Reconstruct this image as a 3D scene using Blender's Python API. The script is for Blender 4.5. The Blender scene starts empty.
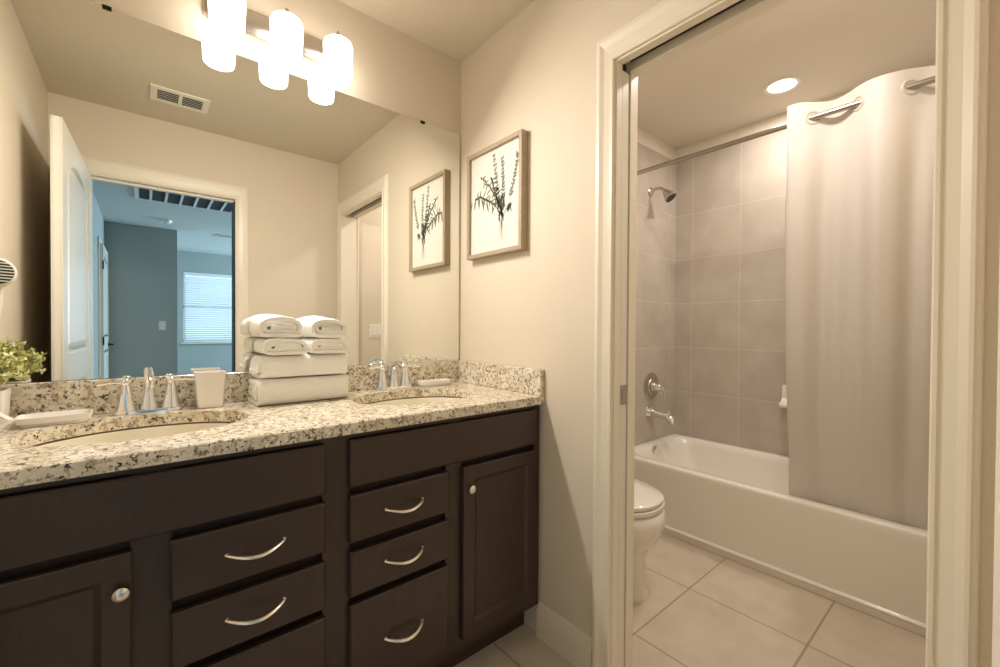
import bpy, bmesh, math, random
from mathutils import Vector, Matrix, noise
PI = math.pi
random.seed(7)
C = bpy.context.scene.collection

# ------------------------------------------------------------ camera, world, exposure
def setup_camera():
    yaw, pitch, roll, f = 0.700435, -0.0109048, 0.0059093, 422.32
    fw = Vector((math.sin(yaw)*math.cos(pitch), math.cos(yaw)*math.cos(pitch), math.sin(pitch)))
    r = Vector((math.cos(yaw), -math.sin(yaw), 0)); u = r.cross(fw)
    r2 = r*math.cos(roll) + u*math.sin(roll); u2 = -r*math.sin(roll) + u*math.cos(roll)
    M = Matrix((r2, u2, -fw)).transposed().to_4x4()
    M.translation = Vector((-1.156, -1.669, 1.172))
    cd = bpy.data.cameras.new('camera'); cam = bpy.data.objects.new('camera', cd); C.objects.link(cam)
    cam.matrix_world = M
    cd.sensor_fit = 'HORIZONTAL'; cd.sensor_width = 36; cd.lens = f/1000*36
    cd.clip_start = 0.003; cd.clip_end = 60
    bpy.context.scene.camera = cam
setup_camera()
S = bpy.context.scene
S.view_settings.view_transform = 'Standard'; S.view_settings.look = 'None'
S.view_settings.exposure = 1.58; S.view_settings.gamma = 1.0
S.view_settings.use_curve_mapping = False
w = bpy.data.worlds.new('sky'); S.world = w; w.use_nodes = True
w.node_tree.nodes['Background'].inputs[0].default_value = (0.50, 0.72, 1.0, 1)
w.node_tree.nodes['Background'].inputs[1].default_value = 0.8
SHADE_POWER = 2.3          # glow of the three frosted glass shades
BULB_WATTS = 2.35
DOWN_WATTS = 2.7
FAN_FILL_WATTS = 3.7
WINDOW_WATTS = 20
BEDROOM_FILL_WATTS = 85

def light(name, kind, loc, power, color, size=0.1, rot=(0, 0, 0), size_y=None, shape=None):
    l = bpy.data.lights.new(name, kind); l.energy = power; l.color = color
    if kind == 'AREA':
        l.size = size
        if shape: l.shape = shape
        if size_y: l.shape = 'RECTANGLE'; l.size_y = size_y
    else: l.shadow_soft_size = size
    o = bpy.data.objects.new(name, l); C.objects.link(o); o.location = loc; o.rotation_euler = rot
    return o
# daylight falling through the bedroom window
light('window_daylight', 'AREA', (0.2, -7.75, 1.75), WINDOW_WATTS, (0.45, 0.72, 1.0), 2.2, (PI/2, 0, PI), 1.5)

light('bedroom_fill_light', 'AREA', (3.15, -6.0, 1.5), BEDROOM_FILL_WATTS, (0.50, 0.76, 1.0), 1.5, (0, PI/2, 0), 1.8)  # unseen fill lamp added at the east wall to brighten the bedroom

# ------------------------------------------------------------ materials
MATS = {}
def lin(c): return tuple(((x/12.92) if x <= .04045 else ((x+.055)/1.055)**2.4) for x in c)
def rgb(r, g, b): return lin((r/255, g/255, b/255)) + (1,)
def mat(name, col, rough=.5, metal=0, bump=0, bscale=100, spec=.5, coat=0, var=0, vscale=4, stretch=None, emit=None, trans=0, sss=0):
    m = bpy.data.materials.new(name); m.use_nodes = True; nt = m.node_tree; N = nt.nodes; L = nt.links
    b = N['Principled BSDF']
    b.inputs['Base Color'].default_value = col
    b.inputs['Roughness'].default_value = rough; b.inputs['Metallic'].default_value = metal
    b.inputs['Specular IOR Level'].default_value = spec
    b.inputs['Coat Weight'].default_value = coat
    if trans: b.inputs['Transmission Weight'].default_value = trans
    if sss: b.inputs['Subsurface Weight'].default_value = sss; b.inputs['Subsurface Scale'].default_value = .01
    if emit:
        b.inputs['Emission Color'].default_value = emit[0]; b.inputs['Emission Strength'].default_value = emit[1]
    tc = N.new('ShaderNodeTexCoord'); mp = N.new('ShaderNodeMapping'); L.new(tc.outputs['Object'], mp.inputs[0])
    if stretch: mp.inputs['Scale'].default_value = stretch
    if bump:
        n = N.new('ShaderNodeTexNoise'); n.inputs['Scale'].default_value = bscale; n.inputs['Detail'].default_value = 3
        L.new(mp.outputs[0], n.inputs['Vector'])
        bp = N.new('ShaderNodeBump'); bp.inputs['Strength'].default_value = bump; bp.inputs['Distance'].default_value = .002
        L.new(n.outputs[0], bp.inputs['Height']); L.new(bp.outputs[0], b.inputs['Normal'])
    if var:
        n = N.new('ShaderNodeTexNoise'); n.inputs['Scale'].default_value = vscale; n.inputs['Detail'].default_value = 4
        L.new(mp.outputs[0], n.inputs['Vector'])
        mx = N.new('ShaderNodeMix'); mx.data_type = 'RGBA'
        L.new(n.outputs[0], mx.inputs[0])
        mx.inputs[6].default_value = tuple(c*(1-var) for c in col[:3])+(1,)
        mx.inputs[7].default_value = tuple(min(1, c*(1+var)) for c in col[:3])+(1,)
        L.new(mx.outputs[2], b.inputs['Base Color'])
    MATS[name] = m
    return m
wall_paint = mat('wall_paint', rgb(221, 207, 185), .75, bump=.25, bscale=220)
ceil_paint = mat('ceiling_paint', rgb(214, 202, 180), .9, bump=.5, bscale=90)
shower_paint = mat('shower_room_paint', rgb(232, 223, 208), .75, bump=.25, bscale=220)
trim_paint = mat('trim_paint', rgb(234, 223, 203), .35, bump=.03, bscale=60)
white_door = mat('door_paint', rgb(228, 222, 208), .3, bump=.05, bscale=80, stretch=(6, 6, 1))
wood_dark = mat('espresso_wood', rgb(60, 45, 36), .34, bump=.12, bscale=30, stretch=(8, 8, 1), var=.25, vscale=14)
wood_shadow = mat('espresso_recess', rgb(34, 26, 22), .6)
chrome = mat('chrome', (.86, .86, .87, 1), .07, 1)
nickel = mat('brushed_nickel', (.58, .54, .49, 1), .27, 1, bump=.05, bscale=300, stretch=(1, 1, 12))
grommet_m = mat('grommet_plastic', rgb(196, 187, 172), .35)
rod_metal = mat('rod_metal', (.42, .38, .33, 1), .3, 1)
pull_metal = mat('satin_nickel_pull', (.83, .78, .70, 1), .25, 1)
porcelain = mat('porcelain', rgb(240, 233, 222), .1, coat=.4)
sink_porc = mat('biscuit_porcelain', rgb(232, 222, 200), .14, coat=.3)
tub_acry = mat('tub_enamel', rgb(242, 235, 222), .25, coat=.3)
ceramic = mat('white_ceramic', rgb(242, 236, 228), .25)
plastic = mat('white_plastic', rgb(236, 230, 216), .35)
dark_plastic = mat('dark_grille', rgb(60, 56, 50), .5)
terry = mat('white_terry', rgb(252, 249, 242), .95, bump=1.0, bscale=420, spec=.1)
paper = mat('art_paper', rgb(224, 218, 206), .8)
ink_dark = mat('ink_grey_green', rgb(98, 99, 86), .9)
ink_mid = mat('ink_pale_grey', rgb(142, 142, 128), .9)
frame_wood = mat('weathered_oak', rgb(170, 152, 126), .55, bump=.3, bscale=40, stretch=(1, 6, 6), var=.22, vscale=30)
leafm = mat('leaf_green', rgb(196, 200, 122), .6, var=.35, vscale=40)
leafm2 = mat('leaf_yellow', rgb(236, 232, 172), .6, var=.2, vscale=40)
stemm = mat('stem_green', rgb(110, 120, 60), .7)
soil = mat('soil', rgb(60, 45, 32), .95, bump=1, bscale=200)
blue_wall = mat('bedroom_paint', rgb(168, 172, 168), .8, bump=.15, bscale=200)
blue_ceil = mat('bedroom_ceiling_paint', rgb(200, 203, 200), .9)
carpet = mat('bedroom_carpet', rgb(150, 140, 125), 1, bump=1, bscale=500)
black_metal = mat('dark_bronze', rgb(38, 26, 24), .4, .6)
dark_void = mat('filter_dark', rgb(48, 50, 52), .9)
slat_m = mat('blind_white', rgb(235, 236, 236), .5, sss=.0)
cavity = mat('pocket_dark', rgb(60, 50, 38), .9)
glow = mat('frosted_glass_lit', rgb(255, 250, 240), .4, emit=((1, .955, .89, 1), SHADE_POWER))
led = mat('downlight_lens', rgb(255, 250, 245), .4, emit=((1, .95, .9, 1), 2.2))

def mirror_mat():
    m = mat('silvered_mirror', (.89, .90, .86, 1), 0.0, 1); return m
mirror_m = mirror_mat()

def granite():
    m = bpy.data.materials.new('speckled_granite'); m.use_nodes = True; nt = m.node_tree; N = nt.nodes; L = nt.links
    b = N['Principled BSDF']; b.inputs['Roughness'].default_value = .16; b.inputs['Coat Weight'].default_value = .2
    tc = N.new('ShaderNodeTexCoord')
    def nz(scale, det, seed):
        n = N.new('ShaderNodeTexNoise'); n.inputs['Scale'].default_value = scale; n.inputs['Detail'].default_value = det
        n.inputs['Roughness'].default_value = .6
        mp = N.new('ShaderNodeMapping'); mp.inputs['Location'].default_value = (seed, seed*2, seed*3)
        L.new(tc.outputs['Object'], mp.inputs[0]); L.new(mp.outputs[0], n.inputs['Vector']); return n
    def ramp(src, a, b_, ca, cb):
        r = N.new('ShaderNodeValToRGB'); e = r.color_ramp.elements
        e[0].position = a; e[0].color = ca; e[1].position = b_; e[1].color = cb
        L.new(src, r.inputs[0]); return r
    def mix(fac, a, bb):
        mx = N.new('ShaderNodeMix'); mx.data_type = 'RGBA'; L.new(fac, mx.inputs[0])
        if isinstance(a, tuple): mx.inputs[6].default_value = a
        else: L.new(a, mx.inputs[6])
        mx.inputs[7].default_value = bb; return mx.outputs[2]
    W = (1, 1, 1, 1); K = (0, 0, 0, 1)
    base = ramp(nz(26, 3, 0).outputs[0], .35, .65, rgb(214, 200, 174), rgb(240, 230, 208)).outputs[0]
    c1 = mix(ramp(nz(60, 4, 3.1).outputs[0], .53, .60, K, W).outputs[0], base, rgb(176, 160, 136))
    c2 = mix(ramp(nz(95, 3, 7.7).outputs[0], .585, .63, K, W).outputs[0], c1, rgb(122, 106, 90))
    c3 = mix(ramp(nz(80, 4, 13.3).outputs[0], .605, .64, K, W).outputs[0], c2, rgb(72, 60, 52))
    c4 = mix(ramp(nz(120, 2, 21).outputs[0], .62, .66, K, W).outputs[0], c3, rgb(246, 240, 226))
    L.new(c4, b.inputs['Base Color'])
    return m
granite_m = granite()

def tile_mat(name, ax, size, org, c1, c2, cm, mortar, rough=.35, clampz=0):
    m = bpy.data.materials.new(name); m.use_nodes = True; nt = m.node_tree; N = nt.nodes; L = nt.links
    b = N['Principled BSDF']; b.inputs['Roughness'].default_value = rough
    tc = N.new('ShaderNodeTexCoord'); sp = N.new('ShaderNodeSeparateXYZ'); cb = N.new('ShaderNodeCombineXYZ')
    L.new(tc.outputs['Object'], sp.inputs[0])
    for i in (0, 1):
        a = N.new('ShaderNodeMath'); a.operation = 'SUBTRACT'; a.inputs[1].default_value = org[i]-size[i]*40
        src = sp.outputs[ax[i]]
        if clampz and i == 1:
            mn = N.new('ShaderNodeMath'); mn.operation = 'MINIMUM'; mn.inputs[1].default_value = clampz; L.new(src, mn.inputs[0]); src = mn.outputs[0]
        L.new(src, a.inputs[0]); L.new(a.outputs[0], cb.inputs[i])
    br = N.new('ShaderNodeTexBrick'); br.offset = 0; br.squash = 1
    br.inputs['Scale'].default_value = 1; br.inputs['Brick Width'].default_value = size[0]; br.inputs['Row Height'].default_value = size[1]
    br.inputs['Mortar Size'].default_value = mortar; br.inputs['Mortar Smooth'].default_value = .1; br.inputs['Bias'].default_value = 0
    br.inputs['Color1'].default_value = c1; br.inputs['Color2'].default_value = c2; br.inputs['Mortar'].default_value = cm
    L.new(cb.outputs[0], br.inputs['Vector'])
    n = N.new('ShaderNodeTexNoise'); n.inputs['Scale'].default_value = 7; n.inputs['Detail'].default_value = 6
    L.new(tc.outputs['Object'], n.inputs['Vector'])
    r = N.new('ShaderNodeValToRGB'); r.color_ramp.elements[0].position = .3; r.color_ramp.elements[1].position = .75
    r.color_ramp.elements[0].color = (.84, .82, .80, 1); r.color_ramp.elements[1].color = (1.0, 1.0, 1.0, 1)
    L.new(n.outputs[0], r.inputs[0])
    mx = N.new('ShaderNodeMix'); mx.data_type = 'RGBA'; mx.blend_type = 'MULTIPLY'; mx.inputs[0].default_value = 1
    L.new(br.outputs['Color'], mx.inputs[6]); L.new(r.outputs[0], mx.inputs[7])
    L.new(mx.outputs[2], b.inputs['Base Color'])
    bp = N.new('ShaderNodeBump'); bp.inputs['Strength'].default_value = .4; bp.inputs['Distance'].default_value = .002; bp.invert = True
    L.new(br.outputs['Fac'], bp.inputs['Height']); L.new(bp.outputs[0], b.inputs['Normal'])
    return m
floor_tile = tile_mat('floor_tile', (0, 1), (.446, .446), (.285, -.772), rgb(222, 208, 188), rgb(216, 202, 183), rgb(178, 162, 140), .004)
wt1, wt2, wtm = rgb(204, 193, 178), rgb(199, 188, 174), rgb(218, 208, 194)
tile_east = tile_mat('shower_tile_long_wall', (1, 2), (.323, .325), (-.213, .393), wt1, wt2, wtm, .003, .35, 2.3)
tile_head = tile_mat('shower_tile_end_wall', (0, 2), (.646, .325), (1.82, .393), wt1, wt2, wtm, .003, .35, 2.3)

def curtain_mat():
    m = bpy.data.materials.new('white_polyester'); m.use_nodes = True; nt = m.node_tree; N = nt.nodes; L = nt.links
    N.remove(N['Principled BSDF']); d = N.new('ShaderNodeBsdfDiffuse'); t = N.new('ShaderNodeBsdfTranslucent'); x = N.new('ShaderNodeMixShader')
    d.inputs[0].default_value = rgb(232, 224, 214); t.inputs[0].default_value = rgb(226, 217, 205); x.inputs[0].default_value = .24
    L.new(d.outputs[0], x.inputs[1]); L.new(t.outputs[0], x.inputs[2]); L.new(x.outputs[0], N['Material Output'].inputs[0])
    return m
curtain_m = curtain_mat()

# ------------------------------------------------------------ mesh helpers
def bx(bm, x0, x1, y0, y1, z0, z1, bev=0, seg=2):
    vs = [bm.verts.new((x, y, z)) for x in (x0, x1) for y in (y0, y1) for z in (z0, z1)]
    fs = [bm.faces.new([vs[i] for i in f]) for f in ((0, 1, 3, 2), (4, 6, 7, 5), (0, 4, 5, 1), (2, 3, 7, 6), (0, 2, 6, 4), (1, 5, 7, 3))]
    if bev:
        es = list({e for f in fs for e in f.edges})
        bmesh.ops.bevel(bm, geom=es, offset=bev, segments=seg, affect='EDGES', profile=.5)
    return fs
def frame_basis(d):
    d = d.normalized(); a = Vector((0, 0, 1)) if abs(d.z) < .9 else Vector((1, 0, 0))
    u = a.cross(d).normalized(); return u, d.cross(u)
def tube(bm, pts, rad, n=12, caps=True, flat=1.0):
    pts = [Vector(p) for p in pts]
    if not hasattr(rad, '__len__'): rad = [rad]*len(pts)
    rings = []; pu = None
    for i, p in enumerate(pts):
        d = (pts[min(i+1, len(pts)-1)] - pts[max(i-1, 0)]).normalized()
        if pu is None: u, v = frame_basis(d)
        else:
            u = (pu - d*pu.dot(d)).normalized(); v = d.cross(u)
        pu = u
        rings.append([bm.verts.new(p + (u*math.cos(2*PI*k/n) + v*math.sin(2*PI*k/n)*flat)*rad[i]) for k in range(n)])
    for a, b in zip(rings, rings[1:]):
        for k in range(n): bm.faces.new((a[k], a[(k+1) % n], b[(k+1) % n], b[k]))
    if caps: bm.faces.new(rings[0][::-1]); bm.faces.new(rings[-1])
def lathe(bm, prof, loc=(0, 0, 0), n=24, axis='Z', capb=True, capt=True, sx=1, sy=1):
    loc = Vector(loc); rings = []
    for r, h in prof:
        ring = []
        for k in range(n):
            a = 2*PI*k/n; c, s = r*math.cos(a)*sx, r*math.sin(a)*sy
            v = {'Z': (c, s, h), 'X': (h, c, s), 'Y': (s, h, c)}[axis]
            ring.append(bm.verts.new(loc + Vector(v)))
        rings.append(ring)
    for a, b in zip(rings, rings[1:]):
        for k in range(n): bm.faces.new((a[k], a[(k+1) % n], b[(k+1) % n], b[k]))
    if capb: bm.faces.new(rings[0][::-1])
    if capt: bm.faces.new(rings[-1])
def loft(bm, rings, closed=True, capa=True, capb=True):
    R = [[bm.verts.new(p) for p in r] for r in rings]; n = len(R[0])
    for a, b in zip(R, R[1:]):
        for k in range(n if closed else n-1): bm.faces.new((a[k], a[(k+1) % n], b[(k+1) % n], b[k]))
    if capa: bm.faces.new(R[0][::-1])
    if capb: bm.faces.new(R[-1])
def superell(a, b, n=4, m=32, cx=0, cy=0, z=0):
    out = []
    for k in range(m):
        t = 2*PI*k/m; c, s = math.cos(t), math.sin(t)
        out.append((cx + a*math.copysign(abs(c)**(2/n), c), cy + b*math.copysign(abs(s)**(2/n), s), z))
    return out
def B(): return bmesh.new()
def obj(name, bm, m, parent=None, smooth=None, world=True):
    """one mesh object; vertices are given in world space and moved to the parent's space"""
    bmesh.ops.recalc_face_normals(bm, faces=bm.faces)
    if parent is not None and world:
        bm.transform(parent_world(parent).inverted())
    me = bpy.data.meshes.new(name)
    if smooth is not None:
        for f in bm.faces: f.smooth = True
        for e in bm.edges:
            if len(e.link_faces) == 2 and e.calc_face_angle(0) > math.radians(smooth): e.smooth = False
    bm.to_mesh(me); bm.free()
    for mm in (m if isinstance(m, (list, tuple)) else [m]): me.materials.append(mm)
    o = bpy.data.objects.new(name, me); C.objects.link(o)
    if parent is not None: o.parent = parent
    return o
def parent_world(o):
    M = Matrix.LocRotScale(o.location, o.rotation_euler, None)
    return (parent_world(o.parent) @ M) if o.parent else M
def thing(name, label, cat, loc, group=None, rz=0):
    o = bpy.data.objects.new(name, None); C.objects.link(o); o.location = loc; o.rotation_euler = (0, 0, rz)
    o.empty_display_size = .05
    o['label'] = label; o['category'] = cat
    if group: o['group'] = group
    return o
def tag(o, label, cat, group=None):
    o['label'] = label; o['category'] = cat
    if group: o['group'] = group
    return o
def struct(name, bm, m, label=None, cat=None, smooth=None):
    o = obj(name, bm, m, smooth=smooth); o['kind'] = 'structure'
    if label: o['label'] = label; o['category'] = cat or name.split('_')[0]
    return o
def dup(root, loc, label, rz=None):
    r = root.copy(); C.objects.link(r); r.location = loc; r['label'] = label
    if rz is not None: r.rotation_euler = (0, 0, rz)
    for ch in list(root.children):
        c = ch.copy(); C.objects.link(c); c.parent = r
        for g in ch.children:
            d = g.copy(); C.objects.link(d); d.parent = c
    return r

# ------------------------------------------------------------ room shell
XW, YS, ZC = -1.55, -1.68, 2.44           # west wall, south wall, ceiling of the vanity room
XB, YH, ZS = 1.90, -0.085, 2.535          # shower room: long tiled wall, shower head wall, ceiling
YE = -1.61                                # far end wall of the tub
OX0, OX1, OZ = -1.385, -.683, 2.035       # entry door opening
JY0, JY1, JZ = -1.59, -.870, 2.028         # pocket door opening
FZ = 2.05

b = B(); bx(b, XW-.1, 2.02, -1.80, .12, -.08, 0); struct('floor', b, floor_tile, 'beige square porcelain tile floor with thin grout lines', 'floor')
b = B(); bx(b, XW-.12, .12, 0, .12, 0, ZS+.1); struct('wall_north', b, wall_paint, 'beige wall behind the vanity mirror', 'wall')
b = B(); bx(b, XW-.12, XW, -1.80, 0, 0, ZS+.1); struct('wall_west', b, wall_paint, 'beige left wall seen in the mirror', 'wall')
b = B()
bx(b, 0, .12, JY1+.025, 0, 0, ZS+.1); bx(b, 0, .12, YS, JY0-.02, 0, ZS+.1); bx(b, 0, .12, JY0-.02, JY1+.025, JZ+.03, ZS+.1)
struct('wall_east', b, wall_paint, 'beige partition wall holding the pocket doorway', 'wall')
b = B()
bx(b, XW, OX0-.02, -1.80, YS, 0, ZS+.1); bx(b, OX1+.02, 2.02, -1.80, YS, 0, ZS+.1); bx(b, OX0-.02, OX1+.02, -1.80, YS, OZ+.02, ZS+.1)
struct('wall_south', b, wall_paint, 'beige wall around the entry doorway', 'wall')
b = B(); bx(b, XW-.12, 0, -1.80, .12, ZC, ZC+.05); struct('ceiling', b, ceil_paint, 'textured tan ceiling over the vanity', 'ceiling')
# shower room
b = B(); bx(b, .12, 1.08, 0, .12, 0, ZS+.1); struct('wall_shower_north', b, shower_paint)
b = B(); bx(b, 1.08, 2.02, YH+.008, .12, 0, ZS+.1); struct('wall_shower_head', b, shower_paint)
b = B(); bx(b, XB+.008, 2.02, -1.80, YH+.008, 0, ZS+.1); struct('wall_shower_east', b, shower_paint)
b = B(); bx(b, 1.08, XB+.008, YS, YE, 0, ZS+.1); struct('wall_shower_south', b, shower_paint)
b = B(); bx(b, 0.12, 2.02, -1.80, .12, ZS, ZS+.05); struct('ceiling_shower', b, shower_paint)
b = B(); bx(b, XB, XB+.008, YE, YH, .36, 2.43); struct('wall_tile_long', b, tile_east, 'grey beige square wall tile along the tub', 'wall')
b = B(); bx(b, 1.10, XB, YH, YH+.008, .36, 2.43); struct('wall_tile_end', b, tile_head, 'grey beige square wall tile behind the shower head', 'wall')

# pocket door jambs (split jambs with the door's edge between them)
tr = [0]
def trim(bm, m=trim_paint, label=None):
    tr[0] += 1; return struct('trim_%d' % tr[0], bm, m, label, 'trim' if label else None)
b = B()
for x0, x1 in ((0, .030), (.078, .12)):
    bx(b, x0, x1, JY1, JY1+.025, 0, JZ+.03, .001, 1)
    bx(b, x0, x1, JY0, JY1, JZ, JZ+.03, .001, 1)
bx(b, 0, .12, JY0-.02, JY0, 0, JZ+.03)
trim(b, label='painted split jamb of the pocket doorway')
b = B(); bx(b, .030, .078, JY1+.020, JY1+.025, 0, JZ+.03); bx(b, .03, .078, JY0, JY1, JZ+.028, JZ+.03)
trim(b, cavity)
b = B(); bx(b, .036, .074, JY1+.004, JY1+.02, .008, JZ-.012, .001, 1)
pd = struct('door_2', b, white_door, 'edge of the white pocket door slid into the wall', 'door')
b = B(); bx(b, .038, .073, JY1+.001, JY1+.004, .925, .99, .001, 1)
bx(b, .047, .064, JY1-.001, JY1+.001, .94, .975, .0008, 1)
obj('door_pull', b, nickel, pd)

def casing(profile, path, normal):
    """profile: (across, out) pairs measured from the opening edge outward; path corners of a three-sided opening in its wall plane"""
    pass
CP = [(0, 0), (0, .009), (.004, .012), (.012, .012), (.016, .008), (.030, .009), (.048, .011), (.060, .015), (.066, .017), (.074, .017), (.078, .013), (.084, .013), (.088, .010), (.090, 0)]
def casing_x(bm, y0, y1, zt, x, sx, wl=1.0, wr=1.0, z0=0):
    """door casing on a wall x = const, growing towards sx; y1 is the far (left) side"""
    P = CP
    rings = []
    for (yy, zz, ay, az) in ((y1, z0, wl, 0), (y1, zt, wl, 1), (y0, zt, -wr, 1), (y0, z0, -wr, 0)):
        rings.append([(x + sx*o, yy + ay*a, zz + az*a) for a, o in P])
    loft(bm, rings, True, True, True)
def casing_y(bm, x0, x1, zt, y, sy, wl=1.0, wr=1.0, dep=1.0, z0=0):
    rings = []
    for (xx, zz, ax, az) in ((x0, z0, -wl, 0), (x0, zt, -wl, 1), (x1, zt, wr, 1), (x1, z0, wr, 0)):
        rings.append([(xx + ax*a, y + sy*o*dep, zz + az*a) for a, o in CP])
    loft(bm, rings, True, True, True)
b = B(); casing_x(b, JY0+.007, JY1+.006, JZ+.006, 0, -1, .76, .74); trim(b, label='cream moulded casing around the pocket doorway')
b = B(); casing_x(b, JY0+.007, JY1+.012, JZ+.006, .12, 1, .9, .8); trim(b)
b = B(); casing_y(b, OX0-.005, OX1+.005, OZ+.005, YS, 1, .9, .8, .74); trim(b, label='cream casing around the entry doorway')
b = B(); casing_y(b, OX0-.005, OX1+.005, OZ+.005, -1.80, -1, .9, .8, 1); trim(b)
b = B(); bx(b, OX0-.02, OX0, -1.80, YS, 0, OZ+.02); bx(b, OX1, OX1+.02, -1.80, YS, 0, OZ+.02); bx(b, OX0, OX1, -1.80, YS, OZ, OZ+.02)
bx(b, OX0, OX1, -1.76, -1.725, OZ-.012, OZ)
trim(b)
b = B(); bx(b, OX1-.006, OX1, -1.795, -1.688, 0, OZ-.012); trim(b, black_metal, 'dark strip painting the shade on the entry door jamb, seen in the mirror')  # dark strip laid over the jamb face in place of its shade
# baseboards
BP = [(0, 0), (.014, 0), (.014, .085), (.012, .100), (.009, .108), (.007, .120), (.004, .128), (0, .130)]
def baseboard(name, p0, p1, out, label=None):
    b = B(); p0 = Vector(p0); p1 = Vector(p1); out = Vector(out)
    loft(b, [[p + out*o + Vector((0, 0, h)) for o, h in BP] for p in (p0, p1)])
    return struct(name, b, trim_paint, label, 'baseboard' if label else None)
baseboard('baseboard_east', (0, -.54, 0), (0, -.796, 0), (-1, 0, 0), 'cream baseboard between the vanity and the pocket doorway')
baseboard('baseboard_west', (XW, -.56, 0), (XW, YS, 0), (1, 0, 0))
baseboard('baseboard_shower_south', (.12, YS, 0), (1.08, YS, 0), (0, 1, 0))
baseboard('baseboard_shower_north', (.12, 0, 0), (1.08, 0, 0), (0, -1, 0))

# entry door leaf, open into the room, seen in the mirror
def panel_door(name, label, loc, rz, W=.79, H=2.045, T=.035, material=white_door, arch=True, hz_=.96, handle_mat=nickel, kind='structure'):
    """leaf runs along local +x from the hinge, thickness along y (0..T)"""
    root = bpy.data.objects.new(name, None); C.objects.link(root); root.location = loc; root.rotation_euler = (0, 0, rz)
    root['label'] = label; root['category'] = 'door'; root['kind'] = kind
    b = B(); bx(b, 0, W, .004, T-.004, .01, H)
    st = .105; rails = ((.01, .22), (.92, 1.05), (H-.115, H))
    for y0, y1 in ((0, .006), (T-.006, T)):
        bx(b, 0, st, y0, y1, .01, H); bx(b, W-st, W, y0, y1, .01, H)
        for z0, z1 in rails: bx(b, st, W-st, y0, y1, z0, z1)
        # raised centre panels with sloping edges
        for z0, z1 in ((.22, .92), (1.05, H-.115)):
            ys = (y1, y0-.001) if y0 < .01 else (y0, y1+.001)
            m_ = .035
            def rect(i, y, top=0):
                return [(st+i, y, z0+i), (W-st-i, y, z0+i), (W-st-i, y, z1-i), (st+i, y, z1-i)]
            ymid = .004 if y0 < .01 else T-.004
            yout = .0005 if y0 < .01 else T-.0005
            loft(b, [rect(.012, ymid), rect(.03, ymid), rect(.05, yout)], True, False, True)
    if arch:   # shallow arch filling the upper corners of the upper panel
        for y0, y1 in ((0, .006), (T-.006, T)):
            for s in (0, 1):
                r0 = []; zt = H-.115
                for k in range(9):
                    t = k/8; x = st + (W-2*st)*.5*t; z = zt - .07*(1-math.sin(t*PI/2))
                    r0.append((x if s == 0 else W-x, z))
                r0 += [((st if s == 0 else W-st), zt)]
                r0 = r0 if s == 0 else r0[::-1]
                va = [b.verts.new((x, y0, z)) for x, z in r0]; vb = [b.verts.new((x, y1, z)) for x, z in r0]
                n = len(va)
                for k in range(n):
                    b.faces.new((va[k], va[(k+1) % n], vb[(k+1) % n], vb[k]))
                b.faces.new(va[::-1]); b.faces.new(vb)
    obj('door_leaf', b, material, root, world=False)
    for y, s in ((0, -1), (T, 1)):
        b = B(); lathe(b, [(.026, 0), (.026, s*.006), (.011, s*.009), (.010, s*.04)], (W-.065, y, hz_), 16, 'Y')
        tube(b, [(W-.065, y+s*.04, hz_), (W-.10, y+s*.045, hz_+.002), (W-.17, y+s*.045, hz_-.002)], [.011, .009, .007], 10)
        obj('door_handle', b, handle_mat, root, 40, world=False)
    b = B(); bx(b, W, W+.0015, T/2-.012, T/2+.012, hz_-.03, hz_+.03); obj('latch_plate', b, handle_mat, root, world=False)
    for z in (.2, 1.02, 1.82):
        b = B(); lathe(b, [(.007, -.045), (.007, .045)], (-.006, T if True else 0, z), 10)
        obj('hinge', b, handle_mat, root, 40, world=False)
    return root
panel_door('door_1', 'white panelled entry door standing open against the left wall', (-1.388, -1.668, 0), PI/2+.034, hz_=.915)

# ------------------------------------------------------------ bedroom beyond the entry doorway (seen in the mirror)
b = B(); bx(b, -1.64, 3.2, -7.27, -1.80, -.08, 0); struct('floor_bedroom', b, carpet)
b = B(); bx(b, -1.64, 3.2, -7.27, -1.80, ZC, ZC+.05); struct('ceiling_bedroom', b, blue_ceil)
b = B(); bx(b, -1.64, -1.52, -7.15, -1.80, 0, ZC); struct('wall_bedroom_west', b, blue_wall)
b = B(); bx(b, 3.2, 3.32, -7.27, -1.68, 0, ZC); struct('wall_bedroom_east', b, blue_wall)
b = B(); bx(b, 2.02, 3.2, -1.80, -1.68, 0, ZC+.1); struct('wall_bedroom_north', b, blue_wall)
b = B(); bx(b, OX1+.095, 2.02, -1.812, -1.80, 0, ZC); bx(b, -1.52, OX0-.095, -1.812, -1.80, 0, ZC); bx(b, OX0-.095, OX1+.095, -1.812, -1.80, OZ+.10, ZC)
struct('wall_bedroom_doorway', b, blue_wall)
b = B(); bx(b, -1.52, -.82, -7.15, -5.33, 0, ZC); struct('wall_bedroom_closet', b, blue_wall, 'grey closet wall in the bedroom seen through the mirror', 'wall')
WX0, WX1, WZ0, WZ1 = -.66, .95, .91, 2.10
b = B()
bx(b, -1.64, WX0, -7.27, -7.15, 0, ZC); bx(b, WX1, 3.2, -7.27, -7.15, 0, ZC); bx(b, WX0, WX1, -7.27, -7.15, 0, WZ0); bx(b, WX0, WX1, -7.27, -7.15, WZ1, ZC)
struct('wall_bedroom_south', b, blue_wall)
b = B()
for a in ((WX0, WX1, WZ0, WZ0+.04), (WX0, WX1, WZ1-.04, WZ1), (WX0, WX0+.04, WZ0, WZ1), (WX1-.04, WX1, WZ0, WZ1), (.125, .165, WZ0, WZ1), (WX0, WX1, 1.49, 1.53)):
    bx(b, a[0], a[1], -7.25, -7.22, a[2], a[3])
struct('window_1', b, trim_paint, 'bedroom window behind white blinds', 'window')
b = B(); bx(b, WX0-.03, WX1+.03, -7.16, -7.11, WZ0-.02, WZ0); struct('window_1_sill', b, trim_paint)
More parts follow.
